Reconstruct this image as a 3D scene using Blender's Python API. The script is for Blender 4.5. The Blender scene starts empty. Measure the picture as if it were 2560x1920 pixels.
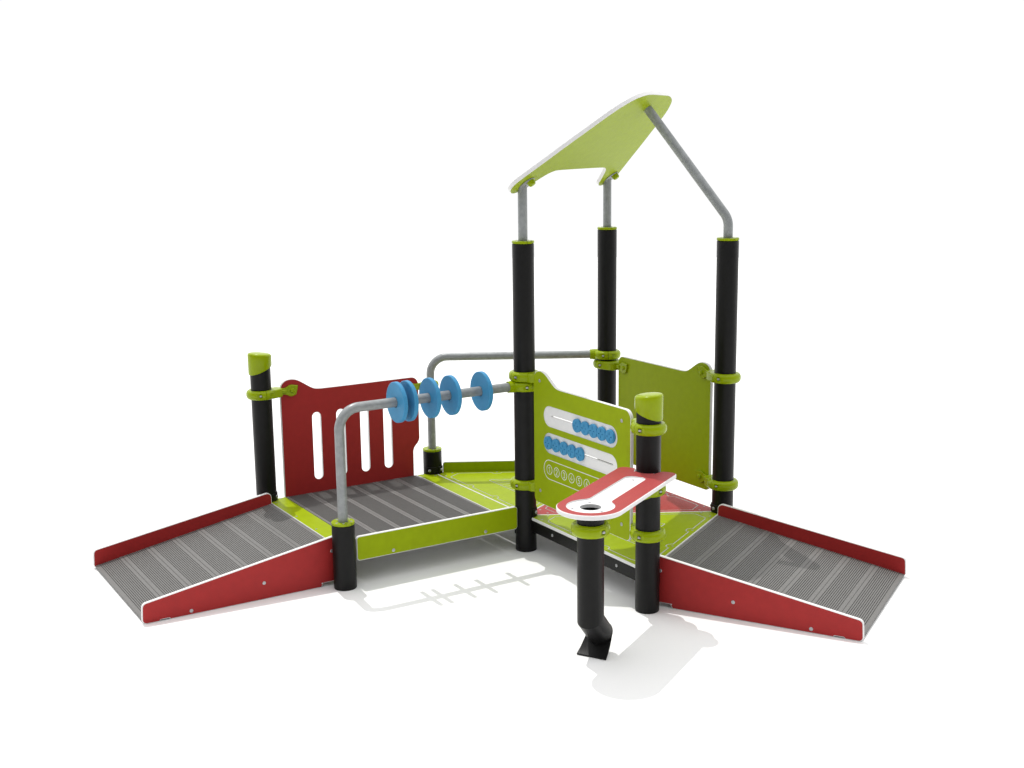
import bpy, math, random
from mathutils import Vector, Matrix
from mathutils.geometry import delaunay_2d_cdt

random.seed(4)
scene = bpy.context.scene
COL = scene.collection
PI = math.pi
S3 = math.sqrt(3) / 2

# ------------------------------------------------------------------ materials
def newmat(name, color, rough=0.45, metal=0.0, spec=0.5, ior=1.5, var=0.05, scale=30.0, bump=0.0, bscale=900.0):
    m = bpy.data.materials.new(name)
    m.use_nodes = True
    nt = m.node_tree
    b = nt.nodes['Principled BSDF']
    b.inputs['Roughness'].default_value = rough
    b.inputs['Metallic'].default_value = metal
    b.inputs['Specular IOR Level'].default_value = spec
    b.inputs['IOR'].default_value = ior
    tc = nt.nodes.new('ShaderNodeTexCoord')
    no = nt.nodes.new('ShaderNodeTexNoise')
    no.inputs['Scale'].default_value = scale
    no.inputs['Detail'].default_value = 4.0
    nt.links.new(tc.outputs['Object'], no.inputs['Vector'])
    rp = nt.nodes.new('ShaderNodeValToRGB')
    rp.color_ramp.elements[0].position = 0.3
    rp.color_ramp.elements[1].position = 0.7
    rp.color_ramp.elements[0].color = tuple(max(0.0, c * (1 - var)) for c in color) + (1,)
    rp.color_ramp.elements[1].color = tuple(min(1.0, c * (1 + var)) for c in color) + (1,)
    nt.links.new(no.outputs['Fac'], rp.inputs['Fac'])
    nt.links.new(rp.outputs['Color'], b.inputs['Base Color'])
    if bump:
        n2 = nt.nodes.new('ShaderNodeTexNoise')
        n2.inputs['Scale'].default_value = bscale
        nt.links.new(tc.outputs['Object'], n2.inputs['Vector'])
        bp = nt.nodes.new('ShaderNodeBump')
        bp.inputs['Strength'].default_value = bump
        bp.inputs['Distance'].default_value = 0.001
        nt.links.new(n2.outputs['Fac'], bp.inputs['Height'])
        nt.links.new(bp.outputs['Normal'], b.inputs['Normal'])
    return m

GREEN = newmat('green_board', (0.292, 0.382, 0.001), 0.42, ior=1.20, bump=0.25)
RED = newmat('red_board', (0.365, 0.014, 0.014), 0.58, ior=1.38, bump=0.25)
CORE = newmat('white_core', (0.80, 0.80, 0.80), 0.5, ior=1.2, var=0.02)
CLAMP = newmat('green_casting', (0.28, 0.372, 0.001), 0.22, ior=1.28, var=0.03)
BLACK = newmat('black_coating', (0.0062, 0.0062, 0.0062), 0.36, ior=1.28, var=0.15, bump=0.35, bscale=1500)
BLUE = newmat('blue_board', (0.060, 0.275, 0.50), 0.4, ior=1.22, var=0.04, bump=0.25)
GREY = newmat('grey_plank', (0.168, 0.165, 0.160), 0.5, ior=1.3, var=0.05, scale=60, bump=0.3)
STEEL = newmat('stainless_steel', (0.45, 0.45, 0.47), 0.35, metal=0.6, var=0.05)
WHITE = newmat('white_ground', (0.88, 0.88, 0.88), 0.8, ior=1.1, var=0.006, scale=2.0)

def galvanised():
    m = newmat('galvanised_steel', (0.27, 0.285, 0.29), 0.42, metal=0.2, var=0.10, scale=28)
    nt = m.node_tree
    b = nt.nodes['Principled BSDF']
    tc = [n for n in nt.nodes if n.type == 'TEX_COORD'][0]
    rp = [n for n in nt.nodes if n.type == 'VALTORGB'][0]
    vo = nt.nodes.new('ShaderNodeTexVoronoi')
    vo.inputs['Scale'].default_value = 75.0
    nt.links.new(tc.outputs['Object'], vo.inputs['Vector'])
    sp = nt.nodes.new('ShaderNodeSeparateColor')
    nt.links.new(vo.outputs['Color'], sp.inputs['Color'])
    mr = nt.nodes.new('ShaderNodeMapRange')
    mr.inputs['To Min'].default_value = 0.93
    mr.inputs['To Max'].default_value = 1.08
    nt.links.new(sp.outputs['Red'], mr.inputs['Value'])
    mx = nt.nodes.new('ShaderNodeVectorMath'); mx.operation = 'SCALE'
    nt.links.new(rp.outputs['Color'], mx.inputs[0])
    nt.links.new(mr.outputs['Result'], mx.inputs['Scale'])
    nt.links.new(mx.outputs['Vector'], b.inputs['Base Color'])
    mr2 = nt.nodes.new('ShaderNodeMapRange')
    mr2.inputs['To Min'].default_value = 0.34
    mr2.inputs['To Max'].default_value = 0.52
    nt.links.new(sp.outputs['Green'], mr2.inputs['Value'])
    nt.links.new(mr2.outputs['Result'], b.inputs['Roughness'])
    return m
GALV = galvanised()

# finely grained board surface: a soft pale sheen at grazing angles
def sheen(m, w):
    b = m.node_tree.nodes['Principled BSDF']
    b.inputs['Sheen Weight'].default_value = w
    b.inputs['Sheen Roughness'].default_value = 0.45
sheen(RED, 0.25)
sheen(GREEN, 0.02)

# ------------------------------------------------------------------ mesh builder
class MB:
    def __init__(self, *mats):
        self.v = []; self.f = []; self.mi = []; self.mats = list(mats)
    def vert(self, p):
        self.v.append(tuple(p)); return len(self.v) - 1
    def face(self, idx, m=0):
        self.f.append(tuple(idx)); self.mi.append(m)
    def strip(self, A, B, m=0, closed=True):
        n = len(A)
        for i in range(n if closed else n - 1):
            j = (i + 1) % n
            self.face((A[i], A[j], B[j], B[i]), m)
    def build(self, name, parent=None, angle=32, label=None):
        me = bpy.data.meshes.new(name)
        me.from_pydata(self.v, [], self.f)
        for m in self.mats: me.materials.append(m)
        for p, i in zip(me.polygons, self.mi):
            p.material_index = i; p.use_smooth = True
        import bmesh
        bm = bmesh.new(); bm.from_mesh(me)
        bmesh.ops.remove_doubles(bm, verts=bm.verts, dist=1e-6)
        bmesh.ops.recalc_face_normals(bm, faces=bm.faces)
        bm.to_mesh(me); bm.free()
        me.set_sharp_from_angle(angle=math.radians(angle))
        o = bpy.data.objects.new(name, me)
        COL.objects.link(o)
        if parent is not None: o.parent = parent
        if label: o['label'] = label
        return o

class Frame:
    """local x, y in a board plane, n out of its front"""
    def __init__(self, O, X, Y):
        self.O = Vector(O); self.X = Vector(X).normalized(); self.Y = Vector(Y).normalized()
        self.N = self.X.cross(self.Y)
    def __call__(self, x, y, n=0.0):
        return self.O + self.X * x + self.Y * y + self.N * n

def area2(L):
    return sum(L[i][0] * L[(i + 1) % len(L)][1] - L[(i + 1) % len(L)][0] * L[i][1] for i in range(len(L)))

def offset(L, d):
    """offset closed loop towards its inside by d (negative: outwards)"""
    s = 1 if area2(L) > 0 else -1
    n = len(L); out = []
    for i in range(n):
        p0, p1, p2 = Vector(L[i - 1]), Vector(L[i]), Vector(L[(i + 1) % n])
        e1 = (p1 - p0).normalized(); e2 = (p2 - p1).normalized()
        n1 = Vector((-e1.y, e1.x)) * s; n2 = Vector((-e2.y, e2.x)) * s
        k = 1 + n1.dot(n2)
        out.append(tuple(p1 + (n1 + n2) * (d / max(k, 0.3))))
    return out

def inside(L, x, y):
    c = False; n = len(L); j = n - 1
    for i in range(n):
        xi, yi = L[i]; xj, yj = L[j]
        if (yi > y) != (yj > y) and x < (xj - xi) * (y - yi) / (yj - yi) + xi: c = not c
        j = i
    return c

def rpoly(pts, seg=6):
    """polygon with corner radii: pts = (x, y, r)"""
    out = []; n = len(pts)
    for i in range(n):
        p = Vector(pts[i][:2]); r = pts[i][2] if len(pts[i]) > 2 else 0
        a = Vector(pts[i - 1][:2]); b = Vector(pts[(i + 1) % n][:2])
        if r <= 0: out.append(tuple(p)); continue
        u = (a - p).normalized(); v = (b - p).normalized()
        ang = u.angle(v)
        d = min(r / math.tan(ang / 2), (a - p).length * .49, (b - p).length * .49)
        rr = d * math.tan(ang / 2)
        c = p + (u + v).normalized() * (rr / math.sin(ang / 2))
        s = p + u * d - c; e = p + v * d - c
        a0 = math.atan2(s.y, s.x); a1 = math.atan2(e.y, e.x)
        da = (a1 - a0 + PI) % (2 * PI) - PI
        for k in range(seg + 1):
            t = a0 + da * k / seg
            out.append((c.x + rr * math.cos(t), c.y + rr * math.sin(t)))
    return out

def stadium(x0, x1, yc, r, seg=10):
    out = []
    for k in range(seg + 1):
        t = PI / 2 + PI * k / seg
        out.append((x0 + r + r * math.cos(t), yc + r * math.sin(t)))
    for k in range(seg + 1):
        t = -PI / 2 + PI * k / seg
        out.append((x1 - r + r * math.cos(t), yc + r * math.sin(t)))
    return out

def vstadium(xc, y0, y1, r, seg=10):
    return [(xc + (y - 0), x) for x, y in []] or [(xc + b, a) for a, b in stadium(y0, y1, 0, r, seg)]

def circle(x, y, r, n=24):
    return [(x + r * math.cos(2 * PI * k / n), y + r * math.sin(2 * PI * k / n)) for k in range(n)]

def smooth(pts, sub=4, closed=True):
    n = len(pts); out = []
    for i in range(n if closed else n - 1):
        if closed: p = [Vector(pts[(i + k - 1) % n]) for k in range(4)]
        else: p = [Vector(pts[max(0, min(n - 1, i + k - 1))]) for k in range(4)]
        for s in range(sub):
            t = s / sub
            q = 0.5 * ((2 * p[1]) + (p[2] - p[0]) * t + (2 * p[0] - 5 * p[1] + 4 * p[2] - p[3]) * t * t + (3 * p[1] - p[0] - 3 * p[2] + p[3]) * t ** 3)
            out.append(tuple(q))
    if not closed: out.append(tuple(pts[-1]))
    return out

def stroke(P, w, closed=False):
    """outline loops of an engraved line"""
    if closed: return [offset(P, w / 2), offset(P, -w / 2)]
    P = [Vector(p) for p in P]; n = len(P); a = []; b = []
    for i in range(n):
        e1 = (P[i] - P[i - 1]).normalized() if i else (P[1] - P[0]).normalized()
        e2 = (P[i + 1] - P[i]).normalized() if i < n - 1 else e1
        n1 = Vector((-e1.y, e1.x)); n2 = Vector((-e2.y, e2.x))
        k = max(0.4, 1 + n1.dot(n2)); o = (n1 + n2) * (w / 2 / k)
        ex = Vector((0, 0))
        if i == 0: ex = -e1 * w * .4
        if i == n - 1: ex = e1 * w * .4
        a.append(tuple(P[i] + o + ex)); b.append(tuple(P[i] - o + ex))
    return [a + b[::-1]]

def board(mb, fr, outer, t, holes=(), pockets=(), slots=(), b=0.003, face=0, core=1, back=None, cut_b=0.0015):
    """three-layer board. pockets: list of (loops, depth); even-odd inside one entry, union between entries"""
    if back is None: back = face
    if area2(outer) < 0: outer = outer[::-1]
    io = offset(outer, b)
    ih = [offset(h, -cut_b) for h in holes]
    def tess(loops_all):
        V = []; Ed = []
        for L in loops_all:
            o = len(V); n = len(L)
            V += [Vector(p) for p in L]; Ed += [(o + i, o + (i + 1) % n) for i in range(n)]
        r = delaunay_2d_cdt(V, Ed, [], 0, 1e-7)
        return r[0], r[2]
    loops = [io] + ih + list(slots) + [L for pk in pockets for L in pk[0]]
    V, T = tess(loops)
    def level(x, y):
        if not inside(io, x, y): return None
        for h in ih:
            if inside(h, x, y): return None
        for s in slots:
            if inside(s, x, y): return -t
        d = 0.0
        for L, dep in pockets:
            c = False
            for q in L:
                if inside(q, x, y): c = not c
            if c: d = min(d, -dep)
        return d
    lv = []
    for tr in T:
        x = sum(V[i][0] for i in tr) / 3; y = sum(V[i][1] for i in tr) / 3
        lv.append(level(x, y))
    cache = {}
    def gv(i, d):
        k = (i, round(d, 6))
        if k not in cache: cache[k] = mb.vert(fr(V[i][0], V[i][1], d))
        return cache[k]
    ed = {}
    for k, tr in enumerate(T):
        if lv[k] is not None and lv[k] > -t + 1e-9:
            mb.face([gv(i, lv[k]) for i in tr], face if lv[k] == 0 else core)
        for a in range(3):
            e = tuple(sorted((tr[a], tr[(a + 1) % 3]))); ed.setdefault(e, []).append(k)
    for (i, j), ks in ed.items():
        if len(ks) == 2:
            l0, l1 = lv[ks[0]], lv[ks[1]]
            if l0 is not None and l1 is not None and abs(l0 - l1) > 1e-9:
                mb.face((gv(i, l0), gv(j, l0), gv(j, l1), gv(i, l1)), core)
    # back face
    V2, T2 = tess([io] + ih + list(slots))
    idx = [mb.vert(fr(p[0], p[1], -t)) for p in V2]
    for tr in T2:
        x = sum(V2[i][0] for i in tr) / 3; y = sum(V2[i][1] for i in tr) / 3
        if inside(io, x, y) and not any(inside(h, x, y) for h in ih) and not any(inside(s, x, y) for s in slots):
            mb.face([idx[i] for i in tr], back)
    for L, I, bb in [(outer, io, b)] + [(h, i, cut_b) for h, i in zip(holes, ih)]:
        r0 = [mb.vert(fr(x, y, 0)) for x, y in I]
        r1 = [mb.vert(fr(x, y, -bb * .8)) for x, y in L]
        r2 = [mb.vert(fr(x, y, -t + bb * .8)) for x, y in L]
        r3 = [mb.vert(fr(x, y, -t)) for x, y in I]
        mb.strip(r0, r1, core); mb.strip(r1, r2, core); mb.strip(r2, r3, core)

def basis(axis):
    a = Vector(axis).normalized()
    h = Vector((0, 0, 1)) if abs(a.z) < 0.9 else Vector((1, 0, 0))
    x = h.cross(a).normalized(); y = a.cross(x)
    return x, y, a

def lathe(mb, base, axis, prof, seg=40, m=0, cap0=False, cap1=False):
    x, y, a = basis(axis); base = Vector(base); rows = []
    for r, z in prof:
        rows.append([mb.vert(base + a * z + (x * math.cos(2 * PI * k / seg) + y * math.sin(2 * PI * k / seg)) * max(r, 1e-5)) for k in range(seg)])
    for A, B in zip(rows, rows[1:]): mb.strip(A, B, m)
    if cap0: mb.face(rows[0][::-1], m)
    if cap1: mb.face(rows[-1], m)

def sweep(mb, path, r, seg=24, m=0, caps=True):
    P = [Vector(p) for p in path]; n = len(P); rows = []
    t0 = (P[1] - P[0]).normalized(); x, y, _ = basis(t0)
    for i in range(n):
        t = ((P[i] - P[i - 1]).normalized() if i else t0) + ((P[i + 1] - P[i]).normalized() if i < n - 1 else Vector((0, 0, 0)))
        t.normalize()
        x = (x - t * x.dot(t)).normalized(); y = t.cross(x)
        rows.append([mb.vert(P[i] + (x * math.cos(2 * PI * k / seg) + y * math.sin(2 * PI * k / seg)) * r) for k in range(seg)])
    for A, B in zip(rows, rows[1:]): mb.strip(A, B, m)
    if caps: mb.face(rows[0][::-1], m); mb.face(rows[-1], m)

def bend(pts, seg=12):
    """pts = (Vector, radius)"""
    out = []
    for i, (p, r) in enumerate(pts):
        if r == 0: out.append(p); continue
        a = pts[i - 1][0]; b = pts[i + 1][0]
        u = (a - p).normalized(); v = (b - p).normalized(); ang = u.angle(v)
        d = r / math.tan(ang / 2); c = p + (u + v).normalized() * (r / math.sin(ang / 2))
        s = p + u * d - c; e = p + v * d - c; om = s.angle(e)
        for k in range(seg + 1):
            t = k / seg
            out.append(c + (s * math.sin((1 - t) * om) + e * math.sin(t * om)) / math.sin(om))
    return out

def box(mb, fr, x0, x1, y0, y1, z0, z1, b=0.003, m=0):
    L = rpoly([(x0, y0, b), (x1, y0, b), (x1, y1, b), (x0, y1, b)], 3)
    I = offset(L, b * .7)
    rows = [[mb.vert(fr(x, y, z)) for x, y in LL] for LL, z in ((I, z0), (L, z0 + b * .7), (L, z1 - b * .7), (I, z1))]
    for A, B in zip(rows, rows[1:]): mb.strip(A, B, m)
    mb.face(rows[0][::-1], m); mb.face(rows[-1], m)

def prism(mb, fr, L, z0, z1, b=0.002, m=0):
    if area2(L) < 0: L = L[::-1]
    I = offset(L, b)
    rows = [[mb.vert(fr(x, y, z)) for x, y in LL] for LL, z in ((I, z0), (L, z0 + b), (L, z1 - b), (I, z1))]
    for A, B in zip(rows, rows[1:]): mb.strip(A, B, m)
    mb.face(rows[0][::-1], m); mb.face(rows[-1], m)

_shared = {}
def fastener(name, parent, p, axis, r=0.0076, h=0.003, flat=False):
    """bolt or screw head with a socket, copied as shared mesh data"""
    key = (name, r, h, flat)
    if key not in _shared:
        mb = MB(STEEL)
        if flat: prof = [(r, -.001), (r, .0006), (.85 * r, .0012), (.45 * r, .0012), (.40 * r, -.0006), (0, -.0006)]
        else: prof = [(r, -.002), (r, .3 * h), (.93 * r, .65 * h), (.75 * r, .92 * h), (.48 * r, h), (.42 * r, .45 * h), (0, .45 * h)]
        lathe(mb, (0, 0, 0), (0, 0, 1), prof, 20)
        o = mb.build(name, parent)
        _shared[key] = o.data
    else:
        o = bpy.data.objects.new(name, _shared[key]); COL.objects.link(o); o.parent = parent
    o.location = p
    o.rotation_euler = Vector(axis).to_track_quat('Z', 'Y').to_euler()
    return o

# ------------------------------------------------------------------ plan
def V2(x, y): return Vector((x, y, 0))
A = V2(0, 1); B = V2(0, 0); C = V2(1, 1); D = V2(1, 0)
E = V2(1 + S3, .5); F = V2(1 + S3, -.5); G = V2(1, -1)
TD = Vector((-S3, -.5, 0)); H = G + TD * 0.594
Z = Vector((0, 0, 1))
PR = 0.0535
ZD = 0.18

ROOT = bpy.data.objects.new('play_structure', None)
COL.objects.link(ROOT)
ROOT['label'] = 'low playground play structure with two grey ramps, black posts and green and red panels'
ROOT['category'] = 'play structure'

def ang(v): return math.atan2(v.y, v.x)
def dirv(a): return Vector((math.cos(a), math.sin(a), 0))

# ------------------------------------------------------------------ posts
def make_post(P, top, beams, cap=None, collar=False, label=None):
    mb = MB(BLACK)
    zt = top - (0.013 if collar else 0.02)
    lathe(mb, P, Z, [(PR - .004, -.01), (PR - .002, 0.0), (PR, .003), (PR, zt - .004), (PR - .003, zt), (.02, zt)], 56, cap0=True, cap1=True)
    o = mb.build('post', ROOT, label=label)
    if collar:
        mb = MB(CLAMP, BLACK)
        lathe(mb, P + Z * top, Z, [(.0225, -.012), (PR - .001, -.0125), (PR + .0008, -.011), (PR + .0008, -.002), (PR - .001, 0), (.027, 0), (.0255, -.002), (.0225, -.002)], 56)
        # joint of the two half rings: narrow dark slots
        for a in (math.radians(262), math.radians(292)):
            d = dirv(a); fr = Frame(P + Z * top, d, Z.cross(d))
            box(mb, fr, .045, PR + .0012, -.0006, .0006, -.011, .0004, .0002, 1)
        c = mb.build('collar', o)
        for a in (200, 250, 320, 20, 110):
            fastener('screw', o, P + Z * (top + .0004) + dirv(math.radians(a)) * .040, Z, .0052, .002, True)
    if cap is not None:
        th0 = ang(cap); mb = MB(CLAMP); seg = 56; rows = []
        mid, amp, tm, ta = .884, .0225, .973, .006
        spec = [('b', .0545, 0.0), ('b', .0585, 0.0), ('b', .0612, .006), ('t', .0612, -.013), ('t', .0600, -.007), ('t', .0560, -.0025), ('t', .050, -.0005), ('t', .03, .001), ('t', .0005, .002)]
        for kind, r, dz in spec:
            row = []
            for k in range(seg):
                t = 2 * PI * k / seg; c = math.cos(t - th0)
                z = (mid - amp * c + dz) if kind == 'b' else (tm + ta * c * (r / .06) + dz)
                row.append(mb.vert(P + dirv(t) * r + Z * z))
            rows.append(row)
        for a_, b_ in zip(rows, rows[1:]): mb.strip(a_, b_)
        mb.build('post_cap', o)
    # steel joint brackets below and above the deck, between the beams
    if beams:
        bs = [math.radians(x) for x in beams]
        mb = MB(BLACK)
        for a0, a1 in zip(bs, bs[1:]):
            for z0, z1 in ((.158, .222), (.088, .128)):
                n = 14; s0 = a0 + (.12 if z0 > .1 else .3); s1 = a1 - (.12 if z0 > .1 else .3); ro = PR + .0045; rows = []
                for r, z in ((PR - .001, z1), (ro - .0015, z1), (ro, z1 - .0015), (ro, z0 + .0015), (ro - .0015, z0), (PR - .001, z0)):
                    rows.append([mb.vert(P + dirv(s0 + (s1 - s0) * k / n) * r + Z * z) for k in range(n + 1)])
                for x, y in zip(rows, rows[1:]): mb.strip(x, y, closed=False)
                for e in (0, n): mb.face([r[e] for r in rows])
        mb.build('joint_bracket', o)
        for a0, a1 in zip(bs, bs[1:]):
            d = dirv((a0 + a1) / 2)
            for z in (.203, .104): fastener('bolt', o, P + d * (PR + .004) + Z * z, d, .0085, .007)
    return o

make_post(A, .97, (270, 360), cap=Vector((-1, 0, 0)))
make_post(B, .3227, (0, 90), collar=True)
make_post(C, .3227, (180, 270, 330), collar=True)
make_post(D, 1.5653, (-90, -30, 30, 90, 180), collar=True)
make_post(E, 1.5653, (150, 210, 270), collar=True)
make_post(F, 1.5653, (90, 150, 210), collar=True)
make_post(G, .97, (30, 90), cap=Vector((.5, -S3, 0)))

# ------------------------------------------------------------------ platform of grooved planks
def plank_profile(n, pitch, start, gw=.0017, gd=.005):
    """(s, z) polyline of grooved planks, z = 0 at the top"""
    pts = []
    for k in range(n):
        s = start + k * pitch
        pts += [(s, -.004), (s + .0007, -.0008), (s + .0016, 0)]
        for i in range(11):
            c = s + .0192 + i * .00925
            pts += [(c - gw, 0), (c - gw + .0004, -.0005), (c - gw + .0007, -gd), (c + gw - .0007, -gd), (c + gw - .0004, -.0005), (c + gw, 0)]
        e = s + pitch
        pts += [(e - .0016, 0), (e - .0007, -.0008), (e, -.004)]
    return pts

def plank_mesh(mb, fr, prof, y0, y1, depth):
    top0 = [mb.vert(fr(s, y0, z)) for s, z in prof]; top1 = [mb.vert(fr(s, y1, z)) for s, z in prof]
    mb.strip(top0, top1, closed=False)
    for y, T in ((y0, top0), (y1, top1)):
        bot = [mb.vert(fr(s, y, -depth)) for s, z in prof]
        mb.strip(T, bot, closed=False)
    q = [mb.vert(fr(s, y, -depth)) for s, y in ((prof[0][0], y0), (prof[-1][0], y0), (prof[-1][0], y1), (prof[0][0], y1))]
    mb.face(q, 1)  # unseen white underside, added to bounce light onto the ground below
    mb.face((top0[0], top1[0], q[3], q[0])); mb.face((top0[-1], top1[-1], q[2], q[1]))

deck_fr = Frame((0, 0, ZD), (1, 0, 0), (0, 1, 0))
mb = MB(GREY, CORE)
plank_mesh(mb, deck_fr, plank_profile(6, .131, .107, .0029, .014), .0125, .997, .03)
PLAT = mb.build('platform', ROOT, angle=25)
for x0, x1, lab in ((0.0, .1045, None), (.8955, .9975, None)):
    mb = MB(GREEN, CORE)
    board(mb, deck_fr, rpoly([(x0, .0125, .004), (x1, .0125, .004), (x1, .997, .004), (x0, .997, .004)], 3), .016, b=.002)
    o = mb.build('edge_board', PLAT)
    s = -1 if x0 > .5 else 1; bx = 1 if x0 > .5 else 0
    for dx, y in ((.0735, .9836), (.0212, .9256), (.0196, .631), (.0195, .3775), (.0212, .085)):
        fastener('screw', PLAT, (bx + s * dx, y, ZD + .0004), Z, .0055, .002, True)

# ------------------------------------------------------------------ triangular floor boards
def floor_board(Va, Vb, Vc, mat):
    c = (Va + Vb + Vc) / 3
    fr = Frame((0, 0, ZD), (1, 0, 0), (0, 1, 0))
    tri = [Va, Vb, Vc]
    if area2([(v.x, v.y) for v in tri]) < 0: tri = tri[::-1]
    o = [(v.x, v.y) for v in tri]
    outer = rpoly([p + (.006,) for p in offset(o, .0022)], 4)
    # engraved outline with bumps round the screws
    rim = []; scr = []
    n = 3
    for i in range(3):
        a = tri[i]; b = tri[(i + 1) % 3]; e = (b - a).normalized(); nn = Vector((-e.y, e.x, 0)); off = .033
        def q(s, d): v = a + e * s + nn * d; return (v.x, v.y)
        rim += [q(.145, off + .006), q(.165, off)]
        for s in (.368, .632):
            r = .030; so = .025; h = math.sqrt(r * r - (off - so) ** 2)
            rim.append(q(s - h - .004, off))
            a0 = math.asin((off - so) / r)
            for k in range(9):
                t = PI - a0 - (PI - 2 * a0) * k / 8
                rim.append(q(s + r * math.cos(t), so + r * math.sin(t)))
            rim.append(q(s + h + .004, off))
            scr.append(q(s, so))
        rim += [q(.835, off), q(.855, off + .006)]
        scr += [q(.112, .025), q(.888, .025)]
    pk = [(stroke(rim, .0055, True), .009)]
    # hatched triangle in the middle
    R = .214; r_in = .107
    T = [c + (v - c).normalized() * R for v in tri]
    # corners point away from the sides: keep them parallel to the board
    Tl = rpoly([(v.x, v.y, .014) for v in T], 4)
    pk.append((stroke(Tl, .0055, True), .009))
    hd = Vector((.5, -S3, 0)); hn = Vector((S3, .5, 0))
    It = [(v.x, v.y) for v in [c + (v - c) * .99 for v in T]]
    for k in range(-8, 9):
        base = c + hn * (k * .0315 + .010)
        ts = []
        for i in range(3):
            p = Vector(It[i]); d = Vector(It[(i + 1) % 3]) - p
            den = hd.x * d.y - hd.y * d.x
            if abs(den) < 1e-6: continue
            w = p - Vector((base.x, base.y))
            t = (w.x * d.y - w.y * d.x) / den; u = (w.x * hd.y - w.y * hd.x) / den
            if -1e-6 <= u <= 1 + 1e-6: ts.append(t)
        if len(ts) >= 2 and max(ts) - min(ts) > .03:
            a = base + hd * min(ts); b = base + hd * max(ts)
            pk.append((stroke([(a.x, a.y), (b.x, b.y)], .004), .009))
    mb = MB(mat, CORE)
    board(mb, fr, outer, .016, pockets=pk, b=.0032, back=1)  # white back is added, out of sight, to lighten the shade underneath
    ob = mb.build('floor_board', ROOT)
    for x, y in scr: fastener('screw', ob, (x, y, ZD + .0004), Z, .0055, .002, True)
    return ob
floor_board(C, D, E, GREEN)['label'] = 'green triangular floor board beside the platform'
floor_board(D, E, F, RED)['label'] = 'red triangular floor board'
floor_board(D, F, G, GREEN)['label'] = 'green triangular floor board at the head of a ramp'

# ------------------------------------------------------------------ beams under the floor
def beam(P, Q, lat=0.0, bolts=()):
    d = (Q - P).normalized(); fr = Frame(P, d, Z.cross(d))
    L = (Q - P).length
    mb = MB(BLACK)
    box(mb, fr, .052, L - .052, lat - .016, lat + .016, .1065, .1635, .003)
    o = mb.build('beam', ROOT)
    for s, side in bolts:
        fastener('bolt', o, P + d * s + fr.Y * (lat + side * .0165) + Z * .137, fr.Y * side, .0075, .003)
beam(D, G, .018, ((.24, -1), (.77, -1)))
beam(F, G, .02)

# ------------------------------------------------------------------ side boards on the platform edge
def side_board(P, Q, y0, front, zlo, zhi, s0, s1, bolts, flip=False):
    d = (Q - P).normalized(); n = d.cross(Z)
    fr = Frame(P + n * y0, d, Z)
    mb = MB(GREEN, CORE)
    board(mb, fr, rpoly([(s0, zlo, .016), (s1, zlo, .016), (s1, zhi, .016), (s0, zhi, .016)], 5), .018, b=.0032)
    o = mb.build('side_board', ROOT)
    for s, z in bolts: fastener('bolt', o, P + n * (y0 + .0005) + d * s + Z * z, n, .0085, .002)
    return o
side_board(B, D, .010, True, .119, .2375, .0605, .9445, ((.249, .138), (.757, .1385)))
# far one: its inner face looks at the camera
side_board(C, E, .002, True, .119, .2405, .0585, .9415, ())

# ------------------------------------------------------------------ ramps
def ramp(O, out, across, label):
    """O: post centre at the near corner, out: downhill, across: to the far corner"""
    k = .1795; L = .9255
    sl = (out * 1 - Z * k).normalized(); cs = 1 / math.sqrt(1 + k * k)
    fr = Frame(O + Z * ZD, sl, across)
    if fr.N.z < 0:
        pass
    up = fr.N if fr.N.z > 0 else -fr.N
    class F2:
        def __call__(self, x, y, n=0): return O + Z * ZD + sl * x + across * y + up * n
    mb = MB(GREY, CORE)
    prof = plank_profile(7, .1312 / cs, .0045)
    prof = [(s, z) for s, z in prof if s < .9225 / cs] + [(.9235 / cs, -.0012), (.924 / cs, -.012)]
    plank_mesh(mb, F2(), prof, .0775, .9245, .0125)
    ro = mb.build('ramp', ROOT, angle=25, label=label)
    # cheeks
    L2 = []
    prof2 = [(0.0, .0195, 0), (.080, .0195, .014), (.0835, .0195, .016), (.0965, .0005, .002), (.806, .0005, .002), (.8125, .007, .003), (.850, .007, .003), (.8565, .0005, .002), (.9315, .0005, .020), (.9265, .0935, .022), (0.0, .2425, 0)]
    nearL = rpoly(prof2, 5)
    farp = [(0.0, .12, .004)] + [(.05, .06, .01)] + prof2[4:-1] + [(0.0, .2425, .026)]
    for y0, y1, loop in ((.0597, .0772, nearL), (.9248, .9423, rpoly(farp, 5))):
        # board front = outside face
        if y0 < .5: frr = Frame(O + across * y0, out, Z); sgn = -1
        else: frr = Frame(O + across * y1, out, Z); sgn = 1
        nrm = frr.N
        if nrm.dot(across) * sgn < 0:
            frr = Frame(frr.O, -out, Z); loop = [(-x, y) for x, y in loop]
        mb = MB(RED, CORE)
        board(mb, frr, loop, .0175, b=.0032)
        so = mb.build('side_panel', ro)
        for s, z in ((.7136, .019), (.373, .0788), (.036, .168)):
            fastener('bolt', ro, frr(s if frr.X.dot(out) > 0 else -s, z, .0003), frr.N, .0085, .002)
    return ro
ramp(B, Vector((-1, 0, 0)), Vector((0, 1, 0)), 'grey grooved ramp with red cheeks going down from the platform')
ramp(G, Vector((.5, -S3, 0)), Vector((S3, .5, 0)), 'grey grooved ramp with red cheeks going down from the green triangular floor board')

# ------------------------------------------------------------------ upright panels
PEAK = [(.107, .880), (.109, .909), (.119, .931), (.139, .946), (.166, .9505), (.190, .948), (.2115, .940), (.237, .925), (.266, .906), (.295, .890), (.320, .8845), (.348, .883)]
def panel_outline(dz=0.0, mirror=False, zb=.2855, xl=.107):
    top = smooth(PEAK, 3, closed=False)
    rest = rpoly([(.5, .8835), (.8925, .8835, .042), (.8925, zb, .030), (.107, zb, .030), (.107, .7)], 7)
    L = [(x, z + dz) for x, z in top + rest]
    if mirror: L = [(1 - x, z) for x, z in L]
    return L

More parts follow.
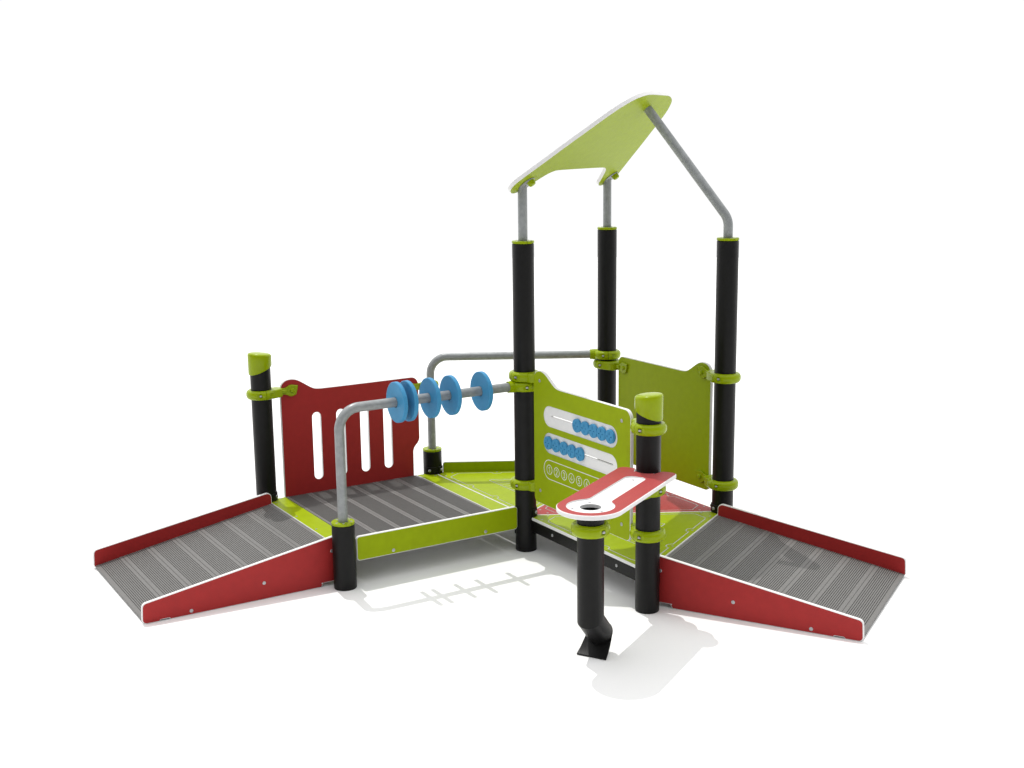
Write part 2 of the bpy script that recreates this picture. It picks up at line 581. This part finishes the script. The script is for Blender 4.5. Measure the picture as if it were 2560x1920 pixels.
# panel between E and F (front face looks inwards)
dEF = (F - E).normalized()
frEF = Frame(E, dEF, Z)
if frEF.N.dot(Vector((-1, 0, 0))) < 0: frEF = Frame(F, -dEF, Z)
mirrorEF = frEF.X.dot(dEF) > 0
mb = MB(GREEN, CORE)
board(mb, frEF, panel_outline(-.0265, mirrorEF), .017, b=.0028)
mb.build('panel', ROOT, label='plain green panel with one raised corner')

# red panel between A and C
frAC = Frame(A, (1, 0, 0), Z)
top = [(x - .003, z - .1335) for x, z in smooth(PEAK, 3, closed=False)]
rest = rpoly([(.5, .7490), (.922, .7490, .045), (.922, .378, .055), (.8812, .338, .055), (.8805, .125, .02), (.104, .125, .02), (.104, .5)], 7)
mb = MB(RED, CORE)
board(mb, frAC, top + rest, .0175, holes=[vstadium(.303 + .1405 * k, .2495, .6205, .025, 10) for k in range(4)], b=.0028)
mb.build('panel', ROOT, label='red panel with four upright slots')

# abacus panel between D and G, front looks outwards (-x)
frDG = Frame(D + Vector((-.015, 0, 0)), (0, -1, 0), Z)
DIG = {
 1: [(.08, .76), (.36, 1), (.36, 0)],
 2: [(.04, .76), (.10, .92), (.28, 1), (.48, .93), (.55, .74), (.49, .55), (.04, 0), (.58, 0)],
 3: [(.05, .86), (.20, .99), (.40, .98), (.53, .84), (.53, .68), (.42, .56), (.24, .53), (.44, .50), (.56, .37), (.56, .17), (.43, .02), (.20, 0), (.04, .14)],
 4: [(.44, 0), (.44, 1), (.02, .30), (.62, .30)],
 5: [(.53, 1), (.12, 1), (.07, .55), (.29, .63), (.49, .54), (.57, .33), (.50, .10), (.29, 0), (.05, .11)],
 6: [(.46, 1), (.27, .83), (.12, .55), (.05, .30), (.12, .08), (.30, 0), (.50, .08), (.57, .29), (.50, .48), (.30, .56), (.12, .46)],
 7: [(.04, 1), (.57, 1), (.22, 0)],
 8: [(.30, .54), (.13, .64), (.10, .84), (.30, 1), (.50, .84), (.47, .64), (.30, .54), (.10, .42), (.04, .22), (.14, .04), (.30, 0), (.46, .04), (.56, .22), (.50, .42), (.30, .54)],
 9: [(.14, 0), (.33, .17), (.48, .45), (.55, .70), (.48, .92), (.30, 1), (.10, .92), (.03, .71), (.10, .52), (.30, .44), (.48, .54)],
}
pk = [([stadium(.1975, .7945, .7385, .0505, 14)], .0045), ([stadium(.1975, .7945, .6065, .0505, 14)], .0045)]
pk.append((stroke(stadium(.1965, .795, .4738, .0475, 14), .0036, True), .0007))
for n in range(1, 10):
    cx = .2440 + (n - 1) * .0629; cz = .4740
    pk.append((stroke(circle(cx, cz, .0228, 28), .0031, True), .0007))
    hh = .0262; ww = .0245
    pk.append((stroke([(cx + (x - .31) * ww, cz + (y - .5) * hh) for x, y in DIG[n]], .0029), .0007))
slots = [stadium(.254, .750, .7410, .0042, 4), stadium(.254, .758, .6085, .0042, 4)]
mb = MB(GREEN, CORE)
board(mb, frDG, panel_outline(-.0015), .0175, pockets=pk, slots=slots, b=.0028)
ABA = mb.build('abacus_panel', ROOT)
bead_data = None
for row, xs in ((.7385, [.4842 + .0655 * k for k in range(5)]), (.6065, [.2405 + .0665 * k for k in range(5)])):
    for x in xs:
        if bead_data is None:
            mb = MB(BLUE)
            dash = [([vstadium(0, .007, .021, .0022, 4)], .003), ([vstadium(0, -.021, -.007, .0022, 4)], .003), ([stadium(.007, .021, 0, .0022, 4)], .003), ([stadium(-.021, -.007, 0, .0022, 4)], .003)]
            board(mb, Frame((0, 0, 0), (0, -1, 0), Z), circle(0, 0, .0322, 36), .013, pockets=dash, b=.002, face=0, core=0)
            o = mb.build('bead', ABA); bead_data = o.data
        else:
            o = bpy.data.objects.new('bead', bead_data); COL.objects.link(o); o.parent = ABA
        o.location = frDG(x, row + .0005, .0095)
        # shank through the slot and keeper behind
for s, z in ((.1622, .900), (.8264, .826), (.1616, .350), (.829, .352)):
    fastener('bolt', ABA, frDG(s, z, .0004), frDG.N, .0085, .002)

# ------------------------------------------------------------------ clamps
def clamp_ring(mb, P, zc, splits, r_in=PR + .0006, r_out=.0785, hh=.0238, pockets=()):
    seg = 120
    prof = [(r_in, -hh), (r_in + .006, -hh), (r_in + .6 * (r_out - r_in), -hh * .93), (r_in + .85 * (r_out - r_in), -hh * .68), (r_out - .0006, -hh * .34), (r_out, 0),
            (r_out - .0006, hh * .34), (r_in + .85 * (r_out - r_in), hh * .68), (r_in + .6 * (r_out - r_in), hh * .93), (r_in + .006, hh), (r_in, hh)]
    # refine profile for the bolt pockets
    fine = []
    for a, b in zip(prof, prof[1:]):
        for k in range(3): fine.append((a[0] + (b[0] - a[0]) * k / 3, a[1] + (b[1] - a[1]) * k / 3))
    fine.append(prof[-1])
    sp = sorted(s % (2 * PI) for s in splits)
    for i, s0 in enumerate(sp):
        s1 = sp[(i + 1) % len(sp)]
        if s1 <= s0 + 1e-6: s1 += 2 * PI
        g = .0011 / r_out; a0 = s0 + g; a1 = s1 - g
        n = max(12, int(seg * (a1 - a0) / (2 * PI))); rows = []
        for k in range(n + 1):
            t = a0 + (a1 - a0) * k / n; row = []
            for r, z in fine:
                rr = r
                for (pa, sg) in pockets:
                    d = ((t - pa + PI) % (2 * PI) - PI) * sg
                    if -.02 < d < .36 and abs(z) < .011 and r > r_in + .01:
                        dep = .011 * (1 - max(0, d) / .38) * min(1, (.011 - abs(z)) / .003)
                        rr = r - dep
                row.append(mb.vert(P + dirv(t) * rr + Z * (zc + z)))
            rows.append(row)
        for x, y in zip(rows, rows[1:]): mb.strip(x, y)
        mb.face(rows[0]); mb.face(rows[-1][::-1])

def bolt_ends(parent, P, zc, pock, bs):
    for pa, sg in pock:
        if sg != bs: continue
        q = dirv(pa + sg * .03); tn = Z.cross(q) * sg
        fastener('bolt', parent, P + q * .0718 + Z * zc, tn, .0058, .010)

TAB = smooth([(.100, .0175), (.118, .0165), (.135, .019), (.150, .027), (.162, .0305), (.180, .028), (.199, .0245), (.2015, .022), (.197, 0), (.190, -.022), (.186, -.025), (.168, -.0305), (.155, -.030), (.140, -.022), (.122, -.0175), (.100, -.0175)], 3)
def panel_clamp(P, d, side, zc, bs=1, tab=True, label=None):
    """ring on the post, arm along d, tab on the 'side' face of the panel plane"""
    d = d.normalized(); n = side.normalized(); a = ang(d); sn = 1 if d.cross(n).z > 0 else -1
    mb = MB(CLAMP)
    s_a = a + sn * PI / 2; s_b = a - sn * PI / 2
    pock = [(q + w * .31, w) for q in (s_a, s_b) for w in (1, -1)]
    clamp_ring(mb, P, zc, (s_a, s_b), pockets=pock)
    fr = Frame(P + Z * zc, d, n)
    hz = .0225
    class FF:
        def __call__(self, x, y, q=0): return P + Z * (zc + q) + d * x + n * y
    ff = FF()
    prism(mb, ff, rpoly([(.045, -.030, .004), (.092, -.026, .010), (.1055, -.010, .006), (.1055, .032, .006), (.088, .046, .012), (.030, .066, .01)], 4) , -hz, hz, .004)
    if tab:
        class FT:
            def __call__(self, x, y, q=0): return P + Z * (zc + y) + d * x + n * (q)
        ft = FT()
        prism(mb, ft, TAB, .0006, .0105, .0018)
        prism(mb, ft, rpoly([(.098, -.011, .006), (.137, -.009, .008), (.137, .009, .008), (.098, .011, .006)], 4), .006, .0185, .003)
        lathe(mb, P + Z * zc + d * .168, n, [(.0125, .009), (.0122, .014), (.0105, .0185), (.0095, .0195), (.006, .020), (0, .020)], 24)
    o = mb.build('panel_clamp', ROOT, angle=40, label=label)
    bolt_ends(o, P, zc, pock, bs)
    return o

X = Vector((1, 0, 0)); Y = Vector((0, 1, 0))
panel_clamp(A, X, -Y, .757, -1)
panel_clamp(E, F - E, -X, .7965)
panel_clamp(E, F - E, -X, .325)
panel_clamp(F, E - F, -X, .8735)
panel_clamp(F, E - F, -X, .3255)
panel_clamp(D, G - D, X, .9)
panel_clamp(D, G - D, X, .350)
panel_clamp(G, D - G, X, .826)
panel_clamp(G, D - G, X, .352)

# small clamp fixing the red panel to the hand rail upright at C
def rail_clamp(P, d, n, zc):
    mb = MB(CLAMP)
    clamp_ring(mb, P, zc, (ang(d) + 1.9, ang(d) - 1.2), r_in=.0228, r_out=.046, hh=.0225)
    class FF:
        def __call__(self, x, y, q=0): return P + Z * (zc + q) + d * x + n * y
    prism(mb, FF(), rpoly([(.02, -.020, .004), (.070, -.006, .004), (.078, .016, .006), (.03, .034, .01)], 4), -.0205, .0205, .004)
    class FT:
        def __call__(self, x, y, q=0): return P + Z * (zc + y) + d * (x - .026) + n * q
    prism(mb, FT(), TAB, .0006, .0105, .0018)
    lathe(mb, P + Z * zc + d * .142, n, [(.0125, .009), (.0122, .014), (.0105, .0185), (0, .020)], 24)
    mb.build('panel_clamp', ROOT, angle=40)
rail_clamp(C, -X, -Y, .692)

# ------------------------------------------------------------------ hand rails
RR = .0228
def hand_rail(P, Q, zr=.851):
    d = (Q - P).normalized(); L = (Q - P).length
    mb = MB(GALV)
    path = bend([(P + Z * .30, 0), (P + Z * zr, .098), (P + d * (L - .07) + Z * zr, 0)], 14)
    sweep(mb, path, RR, 28)
    o = mb.build('hand_rail', ROOT, angle=60)
    # ring and socket on the tall post
    mb = MB(CLAMP)
    a = ang(-d)
    pock = [(a + q + w * .31, w) for q in (PI / 2, -PI / 2) for w in (1, -1)]
    clamp_ring(mb, Q, zr, (a + PI / 2, a - PI / 2), pockets=pock)
    lathe(mb, Q + Z * zr, -d, [(.030, .050), (.030, .078), (.0285, .088), (.0285, .0955), (.027, .097), (.0235, .097), (.0235, .06)], 32)
    s = mb.build('tube_socket', o, angle=40)
    bolt_ends(s, Q, zr, pock, -1)
    return o
RAIL = hand_rail(B, D)
hand_rail(C, E)
disc_data = None
for s in (.2965, .352, .471, .582, .754):
    if disc_data is None:
        mb = MB(BLUE)
        board(mb, Frame((0, 0, 0), Y, Z), circle(0, 0, .0965, 72), .021, holes=[circle(0, 0, .0245, 36)], b=.003, face=0, core=0)
        for k in range(len(mb.v)):
            x, y, z = mb.v[k]; mb.v[k] = (x + .0105, y, z)
        o = mb.build('disc', RAIL); disc_data = o.data
    else:
        o = bpy.data.objects.new('disc', disc_data); COL.objects.link(o); o.parent = RAIL
    o.location = B + X * s + Z * .8495

# ------------------------------------------------------------------ roof
M = (D + E) / 2
upd = (F - M).normalized(); aD = (E - D).normalized()
TILT = math.radians(40)
bvec = upd * math.cos(TILT) + Z * math.sin(TILT)
RO = M + Z * 1.82
half = [(0, .672), (.12, .6705), (.19, .655), (.24, .632), (.29, .588), (.325, .545), (.36, .487), (.41, .394), (.46, .300), (.505, .208), (.55, .120), (.585, .050), (.590, .020), (.580, -.008), (.555, -.030), (.515, -.0445), (.478, -.040), (.447, -.022), (.42, .010), (.39, .045), (.36, .078), (.335, .098), (.30, .112), (.26, .1165), (.13, .118)]
loop = [(x, y) for x, y in half] + [(-x, y) for x, y in half[1:]][::-1][:0] + [(0, .118)] + [(-x, y) for x, y in half[1:]][::-1]
loop = smooth([(x - .025, y) for x, y in loop], 3)
frR = Frame(RO, aD, bvec)
if frR.N.z > 0:  # front must be the underside
    frR = Frame(RO, -aD, bvec); loop = [(-x, y) for x, y in loop]
mb = MB(GREEN, CORE)
board(mb, frR, loop, .020, b=.0022)
ROOF = mb.build('roof_panel', ROOT)
nU = frR.N  # points down
for P, s in ((D, -1), (E, 1)):
    mb = MB(GALV)
    zt = 1.82
    sweep(mb, [P + Z * 1.55, P + Z * 1.7, P + Z * (zt + .012)], RR, 28)
    # flange under the panel
    lathe(mb, P + Z * zt + bvec * .028, nU, [(.0, .0008), (.046, .0008), (.046, .0045), (.044, .0055), (0, .0055)], 28)
    o = mb.build('roof_support', ROOT, angle=40)
    mb = MB(CLAMP)
    lathe(mb, P + Z * zt + bvec * .052, nU, [(.0195, .004), (.0195, .018), (.018, .024), (.0145, .0285), (0, .031)], 28)
    mb.build('bolt_cap', o)
mb = MB(GALV)
endp = RO + bvec * .574 + nU * -.004
tdir = (F + Z * 1.66 - endp).normalized()
# straight part perpendicular to the roof panel, meeting the upright of F
zz = 1.655
pl = endp + (F + Z * zz - endp)
sweep(mb, bend([(F + Z * 1.55, 0), (F + Z * zz, .10), (endp, 0)], 14), RR, 28)
mb.build('roof_support', ROOT, angle=60, label='bent roof support')

# ------------------------------------------------------------------ play table with funnel pipe
TZ = .638
LT = Z.cross(TD)          # lateral
frT = Frame(H + Z * TZ, TD, LT)   # x = away from post G
dH = .594; RT = .1345
outl = []
for k in range(25):
    t = -PI / 2 + PI * k / 24
    outl.append((RT * math.cos(t), RT * math.sin(t)))
xr = -dH
rear = rpoly([(-.2, RT), (xr - .014, RT, .050), (xr - .006, .060, .012), (xr + .044, .045, .012)], 5)[1:]
nt = [(xr + .0555 * math.cos(t), .0555 * math.sin(t)) for t in [math.radians(50 - 100 * k / 12) for k in range(13)]]
rear2 = [(x, -y) for x, y in rear][::-1]
outl = outl + rear + nt + rear2
# key-hole shaped inlay
key = []
rk = .0965; hw = .0475; a0 = math.asin((hw + .02) / rk)
for k in range(31):
    t = -(PI - a0) + 2 * (PI - a0) * k / 30
    key.append((rk * math.cos(t), rk * math.sin(t)))
xk = -rk * math.cos(a0)
key += [(xk - .012, hw + .008), (xk - .028, hw + .001), (xk - .045, hw)]
key += [(-.440, hw)] + [(-.440 - .034 * math.sin(t), hw - .034 * (1 - math.cos(t))) for t in [math.radians(18 * k) for k in range(1, 6)]]
m_ = len(key)
key += [(-.440 - .034 * math.sin(t), -hw + .034 * (1 - math.cos(t))) for t in [math.radians(18 * k) for k in range(5, 0, -1)]] + [(-.440, -hw)]
key += [(xk - .045, -hw), (xk - .028, -hw - .001), (xk - .012, -hw - .008)]
mb = MB(RED, CORE)
board(mb, frT, outl, .0195, holes=[], pockets=[([key], .0055)], slots=[circle(0, 0, .0425, 40)], b=.0032, back=1)  # white underside added to keep red bounce light off the clamps
TABLE = mb.build('table_top', ROOT, label='red table top with a white keyhole-shaped inlay')
for x, y in ((.035, .062), (.035 - .09, -.03), (.05, -.056), (-.432, -.004)):
    fastener('screw', TABLE, frT(x, y, -.0051), Z, .0062, .002, True)

# pipe with mitred elbow and spout
def ring_pts(c, x, y, r, n=48): return [c + x * (r * math.cos(2 * PI * k / n)) + y * (r * math.sin(2 * PI * k / n)) for k in range(n)]
u = -TD                       # towards post G
ZE = .170
d2 = (u - Z).normalized(); up2 = (u + Z).normalized()
mb = MB(BLACK)
n = 56; rows_o = []; rows_i = []
def pipe_rows(r):
    top = []; mit = []; end = []
    for k in range(n):
        t = 2 * PI * k / n; ca, sa = math.cos(t), math.sin(t)
        off = u * (ca * r) + LT * (sa * r)
        top.append(H + off + Z * (TZ - .0200))
        mit.append(H + off + Z * (ZE + ca * r * math.tan(PI / 8)))
        end.append(H + Z * ZE + d2 * .130 + up2 * (ca * r) + LT * (sa * r))
    return top, mit, end
To, Mo, Eo = pipe_rows(PR); Ti, Mi, Ei = pipe_rows(PR - .005)
ids = [[mb.vert(p) for p in R_] for R_ in (Ti, Mi, Ei, Eo, Mo, To)]
for a_, b_ in zip(ids, ids[1:]): mb.strip(a_, b_)
mb.strip(ids[-1], ids[0])
PIPE = mb.build('chute_pipe', ROOT, angle=20)
# spout: from the far half of the pipe mouth down to a straight lip
mb = MB(BLACK)
nn = 24; steps = 12
def spout(off):
    R_ = []
    for i in range(steps + 1):
        s = i / steps; row = []
        for k in range(nn + 1):
            t = PI / 2 - PI * k / nn
            r = PR + off
            a_ = H + Z * ZE + d2 * .128 + up2 * (math.cos(t) * r) + LT * (math.sin(t) * r)
            lat = .062 - .129 * k / nn
            b_ = H + u * .012 + LT * lat + Z * (.002 + max(0, -off))
            c_ = H + u * .050 + LT * lat + Z * (.022)
            # quadratic curve: pipe wall, then the flick at the lip
            p = a_ * (1 - s) ** 2 + (c_ * .75 + (a_ + b_) * .125) * (2 * s * (1 - s)) + b_ * s * s
            row.append(p)
        R_.append(row)
    return R_
So = spout(.001); Si = spout(-.006)
io_ = [[mb.vert(p) for p in r] for r in So]; ii_ = [[mb.vert(p) for p in r] for r in Si]
for a_, b_ in zip(io_, io_[1:]): mb.strip(a_, b_, closed=False)
for a_, b_ in zip(ii_, ii_[1:]): mb.strip(a_, b_, closed=False)
for a_, b_ in ((io_[0], ii_[0]), (io_[-1], ii_[-1])): mb.strip(a_, b_, closed=False)
for e in (0, nn):
    mb.strip([r[e] for r in io_], [r[e] for r in ii_], closed=False)
mb.build('spout', PIPE, angle=40)

def table_clamp(P, d, zc, parent):
    n = Z.cross(d); a = ang(d)
    mb = MB(CLAMP)
    side = 1
    s_a = a + PI / 2; s_b = a - PI / 2
    pock = [(q + w * .31, w) for q in (s_a, s_b) for w in (1, -1)]
    clamp_ring(mb, P, zc, (s_a, s_b), pockets=pock)
    class FF:
        def __call__(self, x, y, q=0): return P + Z * (zc + q) + d * x + n * y
    prism(mb, FF(), rpoly([(.045, -.045, .006), (.10, -.030, .01), (.118, -.016, .006), (.118, .016, .006), (.10, .030, .01), (.045, .045, .006)], 4), -.0225, .0225, .004)
    class FS:
        def __call__(self, x, y, q=0): return P + Z * (zc + y) + d * x + n * q
    prism(mb, FS(), rpoly([(.085, -.02, .004), (.118, -.012, .008), (.165, .030, .010), (.235, .045, .008), (.235, TZ - .0199 - zc, .002), (.10, TZ - .0199 - zc, .002), (.085, .02, .004)], 4), -.028, .028, .003)
    o = mb.build('table_clamp', parent, angle=40)
    bolt_ends(parent, P, zc, pock, -1)
table_clamp(G, TD, .556, TABLE)
table_clamp(H, -TD, .546, PIPE)

# ------------------------------------------------------------------ ground
mb = MB(WHITE)
R0 = 16.0
mb.face([mb.vert((1 + R0 * math.cos(2 * PI * k / 96), R0 * math.sin(2 * PI * k / 96), 0)) for k in range(96)])
g = mb.build('ground')
g['kind'] = 'structure'
g['label'] = 'plain white studio floor under the play structure'
g['category'] = 'ground'

# ------------------------------------------------------------------ light
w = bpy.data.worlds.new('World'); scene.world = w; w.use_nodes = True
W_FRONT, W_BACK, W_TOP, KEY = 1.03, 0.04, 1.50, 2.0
wt = w.node_tree
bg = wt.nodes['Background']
# bright studio: white all round and overhead, dimmer low down on the photographer's side
def wm(op, a, b_=None, clamp=False):
    n = wt.nodes.new('ShaderNodeMath'); n.operation = op; n.use_clamp = clamp
    for i, v in enumerate((a, b_)):
        if v is None: continue
        if isinstance(v, (int, float)): n.inputs[i].default_value = v
        else: wt.links.new(v, n.inputs[i])
    return n.outputs[0]
def wmap(v, a, b_, c, d):
    n = wt.nodes.new('ShaderNodeMapRange'); n.interpolation_type = 'SMOOTHSTEP'
    for i, x in zip(('From Min', 'From Max'), (a, b_)): n.inputs[i].default_value = x
    for i, x in zip(('To Min', 'To Max'), (c, d)):
        if isinstance(x, (int, float)): n.inputs[i].default_value = x
        else: wt.links.new(x, n.inputs[i])
    wt.links.new(v, n.inputs['Value'])
    return n.outputs['Result']
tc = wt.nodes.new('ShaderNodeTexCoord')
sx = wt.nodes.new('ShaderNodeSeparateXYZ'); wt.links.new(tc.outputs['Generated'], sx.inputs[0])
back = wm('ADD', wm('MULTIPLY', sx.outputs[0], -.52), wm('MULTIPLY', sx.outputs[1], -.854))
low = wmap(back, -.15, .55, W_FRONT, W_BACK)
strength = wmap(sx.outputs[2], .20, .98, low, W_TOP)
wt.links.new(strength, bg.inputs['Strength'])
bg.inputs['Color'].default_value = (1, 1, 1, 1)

sun_dir = Vector((.026, .412, 1)).normalized()
la = bpy.data.lights.new('key_lamp', 'AREA'); la.shape = 'DISK'; la.size = .6
dist = 90.0
la.energy = KEY * PI * dist * dist
la.color = (1.0, 0.98, 0.95)
lo = bpy.data.objects.new('key_lamp', la); COL.objects.link(lo)
lo.location = Vector((.9, -.1, .3)) + sun_dir * dist
lo.rotation_euler = sun_dir.to_track_quat('Z', 'Y').to_euler()

# ------------------------------------------------------------------ camera
cx, cy, cz, yaw, pitch, roll, fpx = -2.2078, -5.1152, 2.0421, 1.0209, -0.1938, -0.0126, 3100.4207
fw = Vector((math.cos(yaw) * math.cos(pitch), math.sin(yaw) * math.cos(pitch), math.sin(pitch)))
rt = Vector((math.sin(yaw), -math.cos(yaw), 0)); up = rt.cross(fw)
c, s = math.cos(roll), math.sin(roll)
rt, up = rt * c + up * s, rt * -s + up * c
cam = bpy.data.cameras.new('camera'); co = bpy.data.objects.new('camera', cam); COL.objects.link(co)
cam.sensor_width = 36.0; cam.lens = fpx / 2560 * 36.0
cam.clip_start = .05; cam.clip_end = 2000
co.matrix_world = Matrix(((rt.x, up.x, -fw.x, cx), (rt.y, up.y, -fw.y, cy), (rt.z, up.z, -fw.z, cz), (0, 0, 0, 1)))
scene.camera = co

scene.view_settings.view_transform = 'Standard'
scene.view_settings.look = 'None'
scene.view_settings.exposure = 0.0
scene.view_settings.gamma = 1.0
scene.view_settings.use_curve_mapping = False
